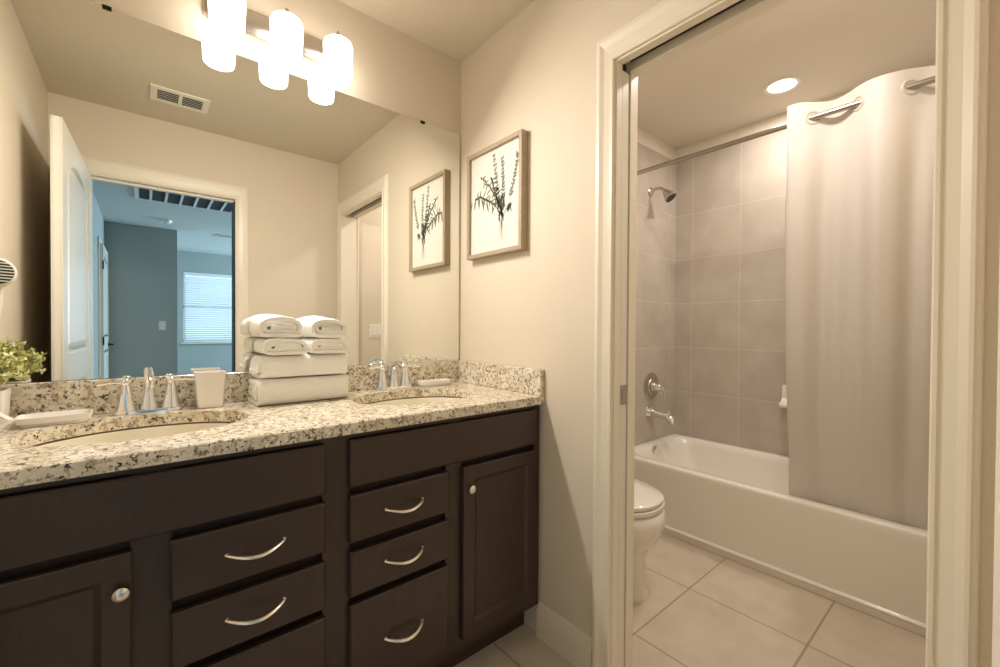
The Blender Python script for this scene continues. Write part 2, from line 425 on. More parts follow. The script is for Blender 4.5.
bl = thing('window_blind', 'white horizontal slat blind over the bedroom window in the mirror', 'blind', (.145, -7.18, WZ0))
b = B(); bx(b, WX0+.01, WX1-.01, -7.20, -7.155, WZ1-.06, WZ1-.005); obj('head_rail', b, slat_m, bl)
b = B(); n = 30
for k in range(n):
    z = WZ0+.04+(WZ1-.09-WZ0-.04)*k/(n-1); t = math.radians(38); dy, dz = .022*math.cos(t), .022*math.sin(t)
    loft(b, [[(x, -7.178-dy, z-dz-.001), (x, -7.178+dy, z+dz-.001), (x, -7.178+dy, z+dz+.001), (x, -7.178-dy, z-dz+.001)] for x in (WX0+.012, WX1-.012)])
obj('slats', b, slat_m, bl)
b = B(); bx(b, WX0+.01, WX1-.01, -7.195, -7.16, WZ0+.005, WZ0+.03); obj('bottom_rail', b, slat_m, bl)
for x in (WX0+.25, WX1-.25):
    b = B(); tube(b, [(x, -7.153, WZ0+.02), (x, -7.153, WZ1-.02)], .002, 6); obj('cord', b, slat_m, bl)
# bedroom closet door on the west wall
panel_door('door_3', 'shaded white bedroom door with dark lever handle, in the mirror', (-1.516, -4.42, 0), -PI/2, W=.82, handle_mat=black_metal, arch=False)
b = B(); bx(b, -1.52, -1.505, -4.42, -4.34, 0, 2.1); bx(b, -1.52, -1.505, -5.32, -5.24, 0, 2.1); bx(b, -1.52, -1.505, -5.24, -4.42, 2.02, 2.1); trim(b)
# return air grille on the bedroom ceiling
g = thing('return_air_grille', 'large white return air grille with dark filter panels on bedroom ceiling', 'vent', (-.75, -3.58, ZC))
gx0, gx1, gy0, gy1 = -1.22, -.40, -3.82, -3.32
b = B(); bx(b, gx0+.02, gx1-.02, gy0+.02, gy1-.02, ZC-.006, ZC-.001); obj('filter', b, dark_void, g)
b = B()
for a in ((gx0, gx1, gy0, gy0+.025), (gx0, gx1, gy1-.025, gy1), (gx0, gx0+.03, gy0+.025, gy1-.025), (gx1-.03, gx1, gy0+.025, gy1-.025)): bx(b, *a, ZC-.014, ZC-.0005)
for k in range(1, 7):
    x = gx0 + (gx1-gx0)*k/7; bx(b, x-.010, x+.010, gy0+.025, gy1-.025, ZC-.014, ZC-.006)
obj('grille_frame', b, slat_m, g)
sd = thing('smoke_detector', 'round white smoke detector on the bedroom ceiling in the mirror', 'smoke detector', (-.96, -4.75, ZC))
b = B(); lathe(b, [(.065, 0), (.065, -.015), (.05, -.035), (.02, -.038)], (-.96, -4.75, ZC), 20, capt=True); obj('body', b, plastic, sd, 40)
b = B(); lathe(b, [(.01, -.038), (.01, -.041)], (-.96, -4.75, ZC), 10); obj('button', b, dark_plastic, sd, 40)
v2 = thing('ceiling_register', 'small dark register on the bedroom ceiling near the window', 'vent', (-.29, -5.32, ZC))
b = B(); bx(b, -.39, -.19, -5.39, -5.25, ZC-.004, ZC-.0005); obj('backing', b, dark_void, v2)
b = B()
for a in ((-.40, -.18, -5.40, -5.38), (-.40, -.18, -5.26, -5.24), (-.40, -.38, -5.40, -5.24), (-.20, -.18, -5.40, -5.24)): bx(b, *a, ZC-.008, ZC-.0005)
for k in range(4): bx(b, -.39, -.19, -5.365+k*.028, -5.358+k*.028, ZC-.010, ZC-.004)
obj('louvres', b, plastic, v2)

def switch_plate(loc, rz, label, gangs=2):
    t = thing('light_switch', label, 'light switch', loc, rz=rz)
    w_ = .035 + .046*gangs/1.0 if gangs > 1 else .07
    b = B(); bx(b, -w_/2, w_/2, 0, .005, -.057, .057, .002, 2); obj('switch_plate', b, plastic, t, world=False)
    for k in range(gangs):
        x = (k-(gangs-1)/2)*.046
        b = B(); loft(b, [[(x-.016, y, -.033), (x+.016, y, -.033), (x+.016, y2, .033), (x-.016, y2, .033)] for y, y2 in ((.0052, .0052), (.011, .007))])
        obj('rocker', b, plastic, t, world=False)
    return t
switch_plate((.315, YS, 1.148), 0, 'white double rocker switch on the toilet room wall, seen in the mirror', 2)
switch_plate((-.975, -5.33, 1.19), 0, 'white single switch on the grey bedroom closet wall, in the mirror', 1)

# ceiling register of the bathroom
vt = thing('ceiling_vent', 'tan white supply vent with two banks of louvres on ceiling, in mirror', 'vent', (-.998, -1.30, ZC))
b = B(); bx(b, -1.115, -.88, -1.375, -1.225, ZC-.0035, ZC-.0005); obj('duct_opening', b, dark_void, vt)
b = B()
X0, X1, Y0, Y1 = -1.128, -.868, -1.39, -1.21
for a in ((X0, X1, Y0, Y0+.028), (X0, X1, Y1-.028, Y1), (X0, X0+.03, Y0+.0281, Y1-.0281), (X1-.03, X1, Y0+.0281, Y1-.0281), (-1.006, -.99, Y0+.0281, Y1-.0281)): bx(b, *a, ZC-.008, ZC-.0005)
obj('vent_frame', b, plastic, vt)
for xa, xb in ((-1.098, -1.006), (-.99, -.898)):
    b = B()
    for k in range(6):
        y = -1.355 + k*.0225
        loft(b, [[(x, y-.007, ZC-.003), (x, y+.004, ZC-.010), (x, y+.0055, ZC-.009), (x, y-.0055, ZC-.002)] for x in (xa, xb)])
    obj('louvres', b, plastic, vt)

# ------------------------------------------------------------ vanity
YF, YD = -.538, -.557            # face frame, door and drawer fronts
va = thing('vanity_cabinet', 'long espresso stained double vanity cabinet with flat drawers', 'cabinet', (-.775, -.3, 0))
b = B()
bx(b, XW+.004, -.004, -.46, -.03, 0, .12)                       # recessed plinth
bx(b, XW+.004, -.004, YF+.016, YF+.03, .12, .889)
for xa, xb in ((XW+.004, -1.512), (-1.179, -1.112), (-.803, -.733), (-.426, -.363), (-.036, -.004)):
    bx(b, xa, xb, YF, YF+.016, .12, .889)                       # face frame stiles
for xa, xb in ((-1.512, -1.179), (-1.112, -.803), (-.733, -.426), (-.363, -.036)):
    bx(b, xa, xb, YF, YF+.016, .875, .889); bx(b, xa, xb, YF, YF+.016, .12, .154)
bx(b, XW+.004, XW+.022, YF+.02, -.004, .12, .889); bx(b, -.022, -.004, YF+.02, -.004, .12, .889)
bx(b, XW+.022, -.022, YF+.02, -.004, .12, .138)
obj('cabinet_body', b, wood_dark, va)
def slab(x0, x1, z0, z1):
    b = B(); rings = []
    for i, y in ((0, YF-.0005), (0, YD+.004), (.004, YD), ):
        rings.append([(x0+i, y, z0+i), (x1-i, y, z0+i), (x1-i, y, z1-i), (x0+i, y, z1-i)])
    loft(b, rings); return b
def pull(x, z, parent):
    b = B(); pts = []; rad = []
    for k in range(17):
        t = k/16; s = math.sin(PI*t)
        pts.append((x-.058+.116*t, YD-.003-.030*s**.8, z-.009*s)); rad.append(.0066+.0020*s)
    tube(b, pts, rad, 10, True, .62)
    for s in (-1, 1): lathe(b, [(.0055, 0), (.005, -.006)], (x+s*.058, YD, z), 10, 'Y')
    obj('pull', b, pull_metal, parent, 50)
def knob(x, z, parent):
    b = B(); lathe(b, [(.006, 0), (.005, -.012), (.009, -.011), (.0128, -.013), (.0132, -.016), (.010, -.019), (.004, -.020)], (x, YD, z), 20, 'Y')
    obj('knob', b, pull_metal, parent, 40)
def drawer(x0, x1, z0, z1, pz=None, false=False):
    o = obj('false_front' if false else 'drawer', slab(x0, x1, z0, z1), wood_dark, va)
    if not false: pull((x0+x1)/2, pz if pz else (z0+z1)/2, o)
def cdoor(x0, x1, z0, z1, kx):
    b = B(); st = .056
    rings = []
    for i, y in ((0, YF-.0005), (0, YD+.003), (.003, YD), (st-.012, YD), (st-.004, YD+.006), (st, YD+.009), (st+.004, YD+.0095)):
        rings.append([(x0+i, y, z0+i), (x1-i, y, z0+i), (x1-i, y, z1-i), (x0+i, y, z1-i)])
    loft(b, rings)
    o = obj('door', b, wood_dark, va); knob(kx, .650, o)
for x0, x1 in ((-1.515, -.799), (-.736, -.033)): drawer(x0, x1, .743, .872, false=True)
for x0, x1 in ((-1.115, -.800), (-.736, -.423)):
    drawer(x0, x1, .594, .722, .663); drawer(x0, x1, .447, .568, .517); drawer(x0, x1, .157, .425, .297)
cdoor(-1.515, -1.176, .157, .722, -1.192); cdoor(-.366, -.033, .157, .722, -.342)

# countertop with two oval cut-outs
SINKS = ((-1.155, -.272), (-.385, -.272)); SA, SB = .226, .165
ct = thing('countertop', 'speckled cream and brown granite vanity countertop', 'countertop', (-.775, -.28, .89))
b = B(); ZT, ZB = .922, .890; x0, x1, y0, y1 = XW+.002, -.002, -.562, -.002
def loop(z, inset, sa):
    outer = [b.verts.new(p) for p in ((x0, y0+inset, z), (x1, y0+inset, z), (x1, y1, z), (x0, y1, z))]
    rings = [[b.verts.new((cx+(SA+sa)*math.cos(2*PI*k/56), cy+(SB+sa)*math.sin(2*PI*k/56), z)) for k in range(56)] for cx, cy in SINKS]
    return outer, rings
top = loop(ZT, .003, .002); bot = loop(ZB, .001, 0)
for L_ in (top, bot):
    es = []
    for r in [L_[0]]+L_[1]:
        for k in range(len(r)): es.append(b.edges.new((r[k], r[(k+1) % len(r)])))
    bmesh.ops.triangle_fill(b, use_beauty=True, use_dissolve=False, edges=es)
# remove faces that closed the ovals
for f in list(b.faces):
    c = f.calc_center_median()
    if any(((c.x-cx)/SA)**2 + ((c.y-cy)/SB)**2 < .97 for cx, cy in SINKS): b.faces.remove(f)
mid = [b.verts.new(p) for p in ((x0, y0, ZT-.003), (x1, y0, ZT-.003), (x1, y1, ZT-.003), (x0, y1, ZT-.003))]
for a, c in ((top[0], mid), (mid, bot[0])):
    for k in range(4): b.faces.new((a[k], a[(k+1) % 4], c[(k+1) % 4], c[k]))
for ra, rb in zip(top[1], bot[1]):
    for k in range(56): b.faces.new((ra[k], ra[(k+1) % 56], rb[(k+1) % 56], rb[k]))
obj('slab', b, granite_m, ct)
b = B(); bx(b, XW+.002, -.022, -.021, -.002, ZT+.0005, 1.021, .0015, 1); obj('backsplash', b, granite_m, ct)
b = B(); bx(b, -.0215, -.002, -.560, -.002, ZT+.0005, 1.021, .0015, 1); obj('side_splash', b, granite_m, ct)

# undermount sinks
def sink(cx, cy, label):
    t = thing('sink', label, 'sink', (cx, cy, .75), 'undermount sinks in the granite countertop')
    b = B(); rings = []
    prof = ((1.10, .889), (1.10, .885), (1.0, .885), (.985, .875), (.93, .82), (.80, .775), (.5, .755), (.12, .750))
    inner = [[(cx+SA*s*math.cos(2*PI*k/48), cy+SB*(s if s < 1.05 else 1.13)*math.sin(2*PI*k/48), z) for k in range(48)] for s, z in prof]
    outer = [[(cx+(SA*s+.008)*math.cos(2*PI*k/48), cy+(SB*s+.008)*math.sin(2*PI*k/48), z-.012) for k in range(48)] for s, z in prof[3:][::-1]]
    loft(b, inner+outer+[inner[0]][:0], True, False, False)
    obj('basin', b, sink_porc, t, 50)
    b = B(); lathe(b, [(.028, .750), (.028, .753), (.02, .7535), (.018, .751)], (cx, cy, 0), 20, capt=True); obj('drain', b, chrome, t, 40)
    return t
sink(*SINKS[0], 'left undermount oval sink, below the faucet beside the white tumbler')
sink(*SINKS[1], 'right undermount oval sink, beyond the towel stack')

# faucets
def faucet(cx, cy, label):
    t = thing('faucet', label, 'faucet', (cx, cy, ZT), 'chrome two handle faucets')
    b = B(); loft(b, [superell(a_, b_, 3, 32, cx, cy, z) for a_, b_, z in ((.079, .026, ZT+.0005), (.079, .026, ZT+.008), (.076, .023, ZT+.012))]); obj('base_plate', b, chrome, t, 40)
    b = B()
    lathe(b, [(.021, .012), (.020, .018), (.014, .045), (.0125, .062)], (cx, cy, ZT), 20)
    pts = []; rad = []
    for k in range(6): pts.append((cx, cy, ZT+.055+.006*k)); rad.append(.0125)
    for k in range(1, 15):
        a = PI*k/14*.86; pts.append((cx, cy-.050+.050*math.cos(a), ZT+.080+.030*math.sin(a))); rad.append(.0125-.0015*k/14)
    pts.append((cx, pts[-1][1]-.003, pts[-1][2]-.012)); rad.append(.011)
    tube(b, pts, rad, 14); obj('spout', b, chrome, t, 50)
    for s in (-1, 1):
        b = B(); lathe(b, [(.0235, .012), (.022, .018), (.0165, .045), (.012, .075), (.0095, .083), (.0125, .087), (.0125, .094), (.008, .100), (.003, .102)], (cx+s*.051, cy, ZT), 20)
        o = obj('handle', b, chrome, t, 50)
        b = B(); tube(b, [(cx+s*.051, cy, ZT+.091), (cx+s*.085, cy-.006, ZT+.092), (cx+s*.112, cy-.012, ZT+.089)], [.007, .0058, .0065], 10, flat=.7)
        obj('lever', b, chrome, o, 50)
    return t
faucet(-1.145, -.058, 'left chrome faucet, between the soap tray and white tumbler')
faucet(-.370, -.058, 'right chrome faucet, beside the small soap bar tray')

# soap trays
def tray(x0, x1, y0, y1, h, label, rz=0):
    cx, cy = (x0+x1)/2, (y0+y1)/2; a, c = (x1-x0)/2, (y1-y0)/2
    t = thing('soap_dish', label, 'soap dish', (cx, cy, ZT), 'white ceramic soap dishes', rz)
    b = B()
    loft(b, [superell(a*s, c*s2, 6, 40, 0, 0, z) for s, s2, z in
             ((.88, .80, .0005), (.88, .80, .006), (.97, .94, .009), (1, 1, h-.003), (1, 1, h), (.96, .93, h), (.93, .88, h-.006), (.90, .82, .012))])
    obj('dish', b, ceramic, t, 45, world=False)
    b = B()
    for k in range(5):
        y = (k-2)*c*.3; bx(b, -a*.7, a*.7, y-.002, y+.002, .0115, .0145)
    obj('ridges', b, ceramic, t, world=False)
    return t
tray(-1.400, -1.262, -.143, -.052, .024, 'wide white soap dish left of the left faucet', math.radians(3))
tray(-.258, -.112, -.105, -.035, .024, 'small white soap dish at the corner by the right faucet')

# tumbler
tb = thing('tumbler', 'white ceramic square tumbler flaring to the top, right of the left faucet', 'tumbler', (-.998, -.072, ZT))
b = B(); loft(b, [superell(r*.94, r*.94, 7, 40, -.998, -.066, ZT+z) for r, z in ((.033, .0005), (.035, .003), (.0425, .108), (.0425, .110), (.0395, .110), (.0385, .106), (.032, .006))])
obj('cup_body', b, ceramic, tb, 45)

# folded towels
def towel(name, label, group, W, H, L, t, turns, loc, axis='X', nexp=4.5, rise=0.0, seed=0, start=-PI/2-.95, dome=0, cat='towel'):
    """a folded towel: cloth strip wound on itself, W wide and H high, extruded L along the axis; rests on z = 0 of its location"""
    b = B(); npt = int(60*turns); pts = []
    for k in range(npt+1):
        th = start + 2*PI*turns*k/npt; tt = turns*k/npt; ft = tt-math.floor(tt); sh = t*(math.floor(tt) + max(0, (ft-.55)/.45))
        a = max(W/2 - t/2 - sh*1.02, .004); h = max(H/2 - t/2 - sh, .002)
        c, s = math.cos(th), math.sin(th); ne = nexp if s > 0 else 7
        pts.append(Vector((a*math.copysign(abs(c)**(2/ne), c), h*math.copysign(abs(s)**(2/ne), s))))
    P = [pts[0]]
    for p in pts[1:]:
        if (p-P[-1]).length > .0015: P.append(p)
    res = []
    for i, p in enumerate(P):
        d = (P[min(i+1, len(P)-1)]-P[max(i-1, 0)])
        d = d.normalized() if d.length > 1e-6 else Vector((1, 0)); nrm = Vector((d.y, -d.x)); res.append((p, nrm))
    outl = [p+n_*t*.47 for p, n_ in res] + [p-n_*t*.47 for p, n_ in res[::-1]]
    nn = len(res)
    segs = 22; rings = []
    for s in range(segs+1):
        q = s/segs; u = (q-.5)*L; ring = []
        edge = min(q, 1-q)*2
        pin = 1-.02*(1-min(1, edge*9))**2
        for j, p in enumerate(outl):
            jj = j if j < nn else 2*nn-1-j
            nz = noise.noise(Vector((p.x*16+seed*3.7, p.y*22+seed, q*4)))*.0035
            nz2 = noise.noise(Vector((jj*.05+seed, 5, q*3+jj*.013)))*.004
            du = noise.noise(Vector((jj*.045, seed*2.3, 9 if q < .5 else 3)))*.013*(1 if edge < .15 else 0)*(1 if q < .5 else -1)
            z = (p.y + H/2)
            zz = z*pin + nz*min(1, z/.01) + dome*(1-(p.x/(W/2))**2)*(z/H) + rise*(q)*(z/H)
            ring.append((u+du, p.x*pin+nz2*.8, max(zz, 0.0003)))
        rings.append(ring)
    R = [[b.verts.new((v[0], -v[1], v[2]) if axis == 'X' else (-v[1], v[0], v[2])) for v in r] for r in rings]
    n = len(outl)
    for A, B_ in zip(R, R[1:]):
        for k in range(n): b.faces.new((A[k], A[(k+1) % n], B_[(k+1) % n], B_[k]))
    for r, flip in ((R[0], 0), (R[-1], 1)):
        for k in range(nn-1):
            f = (r[k], r[k+1], r[n-2-k], r[n-1-k]); b.faces.new(f[::-1] if flip else f)
    o = obj(name, b, terry, smooth=70); o.location = loc
    return tag(o, label, cat, group)
G = 'white folded towels stacked on the countertop'
towel('bath_towel', 'folded white bath towel, lowest of the towel stack', G, .150, .087, .290, .0145, 2.9, (-.741, -.102, ZT), nexp=4.2, seed=1)
towel('bath_towel', 'folded white bath towel, second from the bottom of the stack', G, .150, .076, .284, .0135, 2.8, (-.740, -.101, ZT+.0865), nexp=4.2, seed=2)
z2 = ZT+.0865+.0755
towel('hand_towel', 'folded white hand towel, lower one on the left atop the bath towels', G, .136, .056, .172, .0115, 2.3, (-.803, -.102, z2), 'Y', nexp=2.7, seed=3)
towel('hand_towel', 'folded white hand towel, lower one on the right atop the bath towels', G, .136, .054, .172, .0115, 2.3, (-.664, -.101, z2), 'Y', nexp=3, seed=4)
towel('washcloth', 'folded white washcloth, topmost on the left of the towel stack', G, .138, .066, .165, .0125, 2.4, (-.815, -.098, z2+.0562), 'Y', nexp=2.3, seed=5, dome=.004, rise=.014)
towel('washcloth', 'folded white washcloth, topmost on the right of the towel stack', G, .132, .064, .165, .0125, 2.3, (-.664, -.096, z2+.0542), 'Y', nexp=2.3, seed=8, dome=.004, rise=.014)

# potted plant
PX, PY = -1.452, -.125
pp = thing('potted_plant', 'small yellow green bushy plant in a white pot at the mirror', 'plant', (PX, PY, ZT))
b = B(); loft(b, [superell(r, r, 6, 32, PX, PY, ZT+z) for r, z in ((.038, .0005), (.040, .004), (.046, .095), (.046, .098), (.042, .098), (.041, .088))]); obj('pot', b, ceramic, pp, 45)
b = B(); lathe(b, [(.040, .0), (.040, .004)], (PX, PY, ZT+.083), 20); obj('soil', b, soil, pp)
rs = random.Random(3); bs = B(); bl_ = B()
def leaf(bm, p, d, ln, wd, mi):
    u, v = frame_basis(d); ang = rs.random()*PI; s = u*math.cos(ang)+v*math.sin(ang)
    nn_ = d.cross(s)
    vs = [bm.verts.new(p), bm.verts.new(p+d*ln*.45+s*wd+nn_*wd*.3), bm.verts.new(p+d*ln), bm.verts.new(p+d*ln*.45-s*wd+nn_*wd*.3)]
    for tri in ((0, 1, 2), (0, 2, 3)):
        f = bm.faces.new([vs[i] for i in tri]); f.material_index = mi
for k in range(95):
    th = rs.random()*2*PI; ph = rs.random()**.7*1.45
    R_ = .070+.032*rs.random()
    tip = Vector((PX+R_*math.sin(ph)*math.cos(th), PY+.0+min(R_*.9, .1)*math.sin(ph)*math.sin(th), ZT+.105+.110*math.cos(ph)*(.75+.25*rs.random())))
    base = Vector((PX+rs.uniform(-.02, .02), PY+rs.uniform(-.02, .02), ZT+.086)); midp = base.lerp(tip, .55)+Vector((0, 0, .018))
    tube(bs, [base, midp, tip], [.0012, .001, .0006], 5)
    for j in range(22):
        q = .25+.75*rs.random(); p = base.lerp(midp, q*2) if q < .5 else midp.lerp(tip, q*2-1)
        d = Vector((rs.gauss(0, 1), rs.gauss(0, 1), rs.gauss(.4, 1))).normalized()
        leaf(bl_, p, d, rs.uniform(.009, .016), rs.uniform(.0028, .005), 1 if rs.random() < .55 else 0)
for v in bl_.verts:
    if v.co.x < XW+.003: v.co.x = XW+.003
    if v.co.y > -.008: v.co.y = -.008
obj('stems', bs, stemm, pp); obj('foliage', bl_, [leafm, leafm2], pp)

# lattice-patterned packet leaning against the pot
pk = thing('soap_packet', 'white square packet with lattice pattern leaning by the plant pot', 'packet', (-1.424, -.205, ZT))
def pk_pt(u, v, o):   # a square standing on a corner, leaning back against the pot
    c = Vector((-1.424, -.205, ZT+.034)); ux = Vector((1, 0, 0)); uz = Vector((0, .42, .907)); nr = Vector((0, -.907, .42))
    return c + ux*u + uz*v + nr*o
b = B(); h = .025
def diamond(r, o): return [pk_pt(r*x, r*z, o) for x, z in ((1.25, 0), (0, 1), (-1.25, 0), (0, -1))]
loft(b, [diamond(h, -.006), diamond(h+.008, -.004), diamond(h+.008, 0), diamond(h, .003)])
obj('wrapper', b, ceramic, pk)
b = B()
for k in range(-3, 4):
    q = k*.0078
    for s in (1, -1):
        ends = []
        for e in (-1, 1):
            # lines parallel to the packet's edges
            u = (q + e*(h-.002))*.5*1.25; v = s*(q - e*(h-.002))*.5
            ends.append(pk_pt(u, v, .0035))
        tube(b, ends, .0009, 5)
obj('lattice_pattern', b, paper, pk)

# ------------------------------------------------------------ mirror, clips, vanity light
b = B(); bx(b, XW+.004, -.012, -.006, -.0005, 1.0225, 2.087)
tag(obj('wall_mirror', b, mirror_m), 'large frameless wall mirror above the vanity', 'mirror')
CG = 'metal clips holding the mirror'
for i, (x, z, s, lb) in enumerate(((-1.235, 2.087, -1, 'small metal mirror clip at the top left'), (-.209, 2.087, -1, 'small metal mirror clip on top edge, right of the light'))):
    b = B(); bx(b, x-.010, x+.010, -.0105, -.0065, min(z, z+s*.007), max(z, z+s*.007), .001, 1); 
    if s < 0: bx(b, x-.010, x+.010, -.0105, -.0005, z+.0002, z+.003)
    else: pass
    tag(obj('mirror_clip', b, black_metal), lb, 'mirror clip')

vl = thing('vanity_light', 'three-lamp vanity light bar with glowing frosted shades above the mirror', 'light fixture', (-.784, 0, 2.17))
LX = (-.955, -.784, -.613)
b = B()
def stad(g, y):
    return [(x, y, z) for x, z, _ in superell(.225-g, .045-g, 5, 48, -.784, 2.207)]
loft(b, [stad(0, -.0005), stad(0, -.012), stad(.004, -.018), stad(.014, -.022)]); obj('back_plate', b, nickel, vl, 40)
YL = -.101
for x in LX:
    b = B(); lathe(b, [(.017, -.020), (.017, -.026), (.010, -.030)], (x, 0, 2.215), 16, 'Y')
    pts = [(x, -.025, 2.215), (x, -.045, 2.218), (x, -.068, 2.232), (x, -.082, 2.240), (x, YL, 2.238), (x, YL, 2.226)]
    tube(b, pts, .0055, 10); obj('arm', b, nickel, vl, 50)
    b = B(); lathe(b, [(.018, 2.217), (.018, 2.224), (.010, 2.230), (.006, 2.238), (.006, 2.246), (.003, 2.250)], (x, YL, 0), 16); obj('socket_cap', b, nickel, vl, 40)
    b = B(); lathe(b, [(.018, 2.217), (.038, 2.215), (.047, 2.208), (.0505, 2.198), (.0500, 2.17), (.0465, 2.089), (.044, 2.084), (.036, 2.082)], (x, YL, 0), 32, capt=True)
    o = obj('glass_shade', b, glow, vl, 60)
    # the lamp's light, carried by its shade
    l = light('bulb_light', 'AREA', (x, YL-.02, 2.076), BULB_WATTS, (1.0, .94, .875), .085, (math.radians(-38), 0, 0), shape='DISK')

# ------------------------------------------------------------ framed botanical print
pf = thing('framed_print', 'oak framed botanical print of grey green stems on side wall', 'picture', (0, -.28, 1.48))
FX = -.034; py0, py1, pz0, pz1 = -.462, -.098, 1.484, 1.950
b = B()
for a in ((py0, py0+.018, pz0, pz1), (py1-.018, py1, pz0, pz1), (py0+.018, py1-.018, pz0, pz0+.018), (py0+.018, py1-.018, pz1-.018, pz1)):
    bx(b, FX, -.0005, *a, .0012, 1)
obj('frame', b, frame_wood, pf)
b = B(); bx(b, -.020, -.014, py0+.016, py1-.016, pz0+.016, pz1-.016); obj('print', b, paper, pf)
bi = [B(), B()]
rp = random.Random(11)
def P2(u, v):
    u = .56+(u-.58)*1.12; v = .49+(v-.47)*1.14
    return Vector((-.0203, py1-.018-u*(py1-py0-.036), pz0+.018+v*(pz1-pz0-.036)))
def stroke(bm, pts, w0, w1, off=0):
    for i in range(len(pts)-1):
        a, c = P2(*pts[i]), P2(*pts[i+1]); d = (c-a)
        if d.length < 1e-6: continue
        d.normalize(); n_ = Vector((0, -d.z, d.y))
        wa = w0+(w1-w0)*i/(len(pts)-1); wb = w0+(w1-w0)*(i+1)/(len(pts)-1)
        o_ = Vector((-.0002-off, 0, 0))
        bm.faces.new([bm.verts.new(q+o_) for q in (a+n_*wa, c+n_*wb, c-n_*wb, a-n_*wa)])
def blade(bm, u, v, ang, ln, wd, off=0):
    o_ = Vector((-.0002-off, 0, 0)); a = P2(u, v)+o_
    # ang measured from up, positive = towards the right of the picture (south)
    d = Vector((0, -math.sin(ang), math.cos(ang))); n_ = Vector((0, -d.z, d.y))
    bm.faces.new([bm.verts.new(q) for q in (a, a+d*ln*.35+n_*wd, a+d*ln*.75+n_*wd*.7, a+d*ln, a+d*ln*.7-n_*wd*.8, a+d*ln*.3-n_*wd)])
def curve(p0, p1, p2, n_=14):
    return [((1-t)**2*p0[0]+2*t*(1-t)*p1[0]+t*t*p2[0], (1-t)**2*p0[1]+2*t*(1-t)*p1[1]+t*t*p2[1]) for t in [k/n_ for k in range(n_+1)]]
stemsd = (  # base, bend, tip, kind (0 pale lavender, 1 dark drooping leaves)
    ((.66, .30), (.60, .45), (.52, .86), 0), ((.66, .30), (.70, .5), (.66, .80), 0), ((.68, .30), (.86, .5), (.92, .78), 0),
    ((.66, .32), (.62, .50), (.30, .70), 1), ((.64, .34), (.46, .52), (.20, .55), 1), ((.65, .34), (.56, .50), (.48, .66), 1), ((.70, .34), (.78, .44), (.84, .40), 1))
for si, (p0, p1, p2, kd) in enumerate(stemsd):
    c = curve(p0, p1, p2, 18); bm_ = bi[0] if kd else bi[1]
    stroke(bm_, c, .0010, .0005)
    for k in range(4, 19):
        u, v = c[k]; up, vp = c[k-1]; base_a = math.atan2(u-up, (v-vp)*1.28)
        if kd:
            if k % 2 == 0 or si in (3, 4):
                blade(bm_, u, v, base_a+rp.uniform(1.5, 2.4)*(-1 if k % 2 else 1), rp.uniform(.022, .044), .0034, .0001)
            if si in (3, 4, 5): blade(bm_, u, v, base_a+rp.uniform(-.5, .5), .020, .0055, .00015)
        else:
            if k > 6:
                for s in (-1, 1):
                    for r_ in range(2): blade(bm_, u, v+rp.uniform(-.008, .008), base_a+s*rp.uniform(.4, 1.1), rp.uniform(.010, .021), .0032, .0001)
for k in range(5):   # hanging long leaves on the left
    blade(bi[0], .10+.07*k, .57-.03*abs(k-1.5), math.radians(200-9*k), .056, .0048, .0002)
for k in range(44):  # gathered bunch
    blade(bi[0], .65+rp.uniform(-.05, .05), .30+.18*rp.random(), rp.uniform(-.5, .5)+(PI if rp.random() < .3 else 0), rp.uniform(.018, .036), .0038, .00025)
stroke(bi[0], curve((.66, .32), (.65, .22), (.67, .12), 8), .003, .0006)
for k in range(6): stroke(bi[1], curve((.66, .30), (.65+.02*(k-3), .2), (.66+.05*(k-2.5)/2.5*1.4, .12), 6), .0006, .0004)
obj('dark_leaves', bi[0], ink_dark, pf); obj('pale_flowers', bi[1], ink_mid, pf)

# ------------------------------------------------------------ hair dryer on the west wall (seen in the mirror)
hd = thing('hair_dryer', 'white wall mounted hair dryer with dark striped grille, at left edge in mirror', 'hair dryer', (XW, -.30, 1.18))
hx, hy, hz = -1.486, -.190, 1.322
b = B(); bx(b, XW+.0005, XW+.03, -.31, -.16, 1.37, 1.50, .008, 3); bx(b, XW+.03, XW+.055, -.28, -.19, 1.385, 1.42, .004, 2)
obj('wall_bracket', b, plastic, hd, 40)
d_ = Vector((.42, .90, .05)).normalized(); u_, v_ = frame_basis(d_)
def axl(bm, prof, c0):
    rings = []
    for r, h_ in prof: rings.append([c0 + d_*h_ + (u_*math.cos(2*PI*k/28)+v_*math.sin(2*PI*k/28))*r for k in range(28)])
    loft(bm, rings)
c0 = Vector((hx, hy, hz))
b = B(); axl(b, [(.022, -.10), (.030, -.07), (.040, -.02), (.044, .015), (.042, .03), (.036, .036)], c0); obj('motor_housing', b, plastic, hd, 45)
b = B(); axl(b, [(.034, .0362), (.033, .0385)], c0); g_ = obj('intake_grille', b, dark_plastic, hd, 45)
b = B()
for k in range(-3, 4):
    z = k*.0085; w_ = math.sqrt(.033**2-z*z); a_ = c0+d_*.040
    tube(b, [a_+u_*-w_+v_*z, a_+u_*w_+v_*z], .0016, 6)
obj('grille_bars', b, plastic, g_)
b = B(); tube(b, [c0+Vector((0, -.01, -.03)), c0+Vector((0, -.012, -.09)), c0+Vector((-.008, -.014, -.155))], [.021, .018, .016], 16); obj('handle', b, plastic, hd, 45)
b = B(); tube(b, [c0+Vector((-.008, -.014, -.156)), c0+Vector((-.03, -.02, -.20)), c0+Vector((-.055, -.03, -.05)), c0+Vector((-.06, -.03, .04))], .0035, 8); obj('cord', b, plastic, hd, 60)

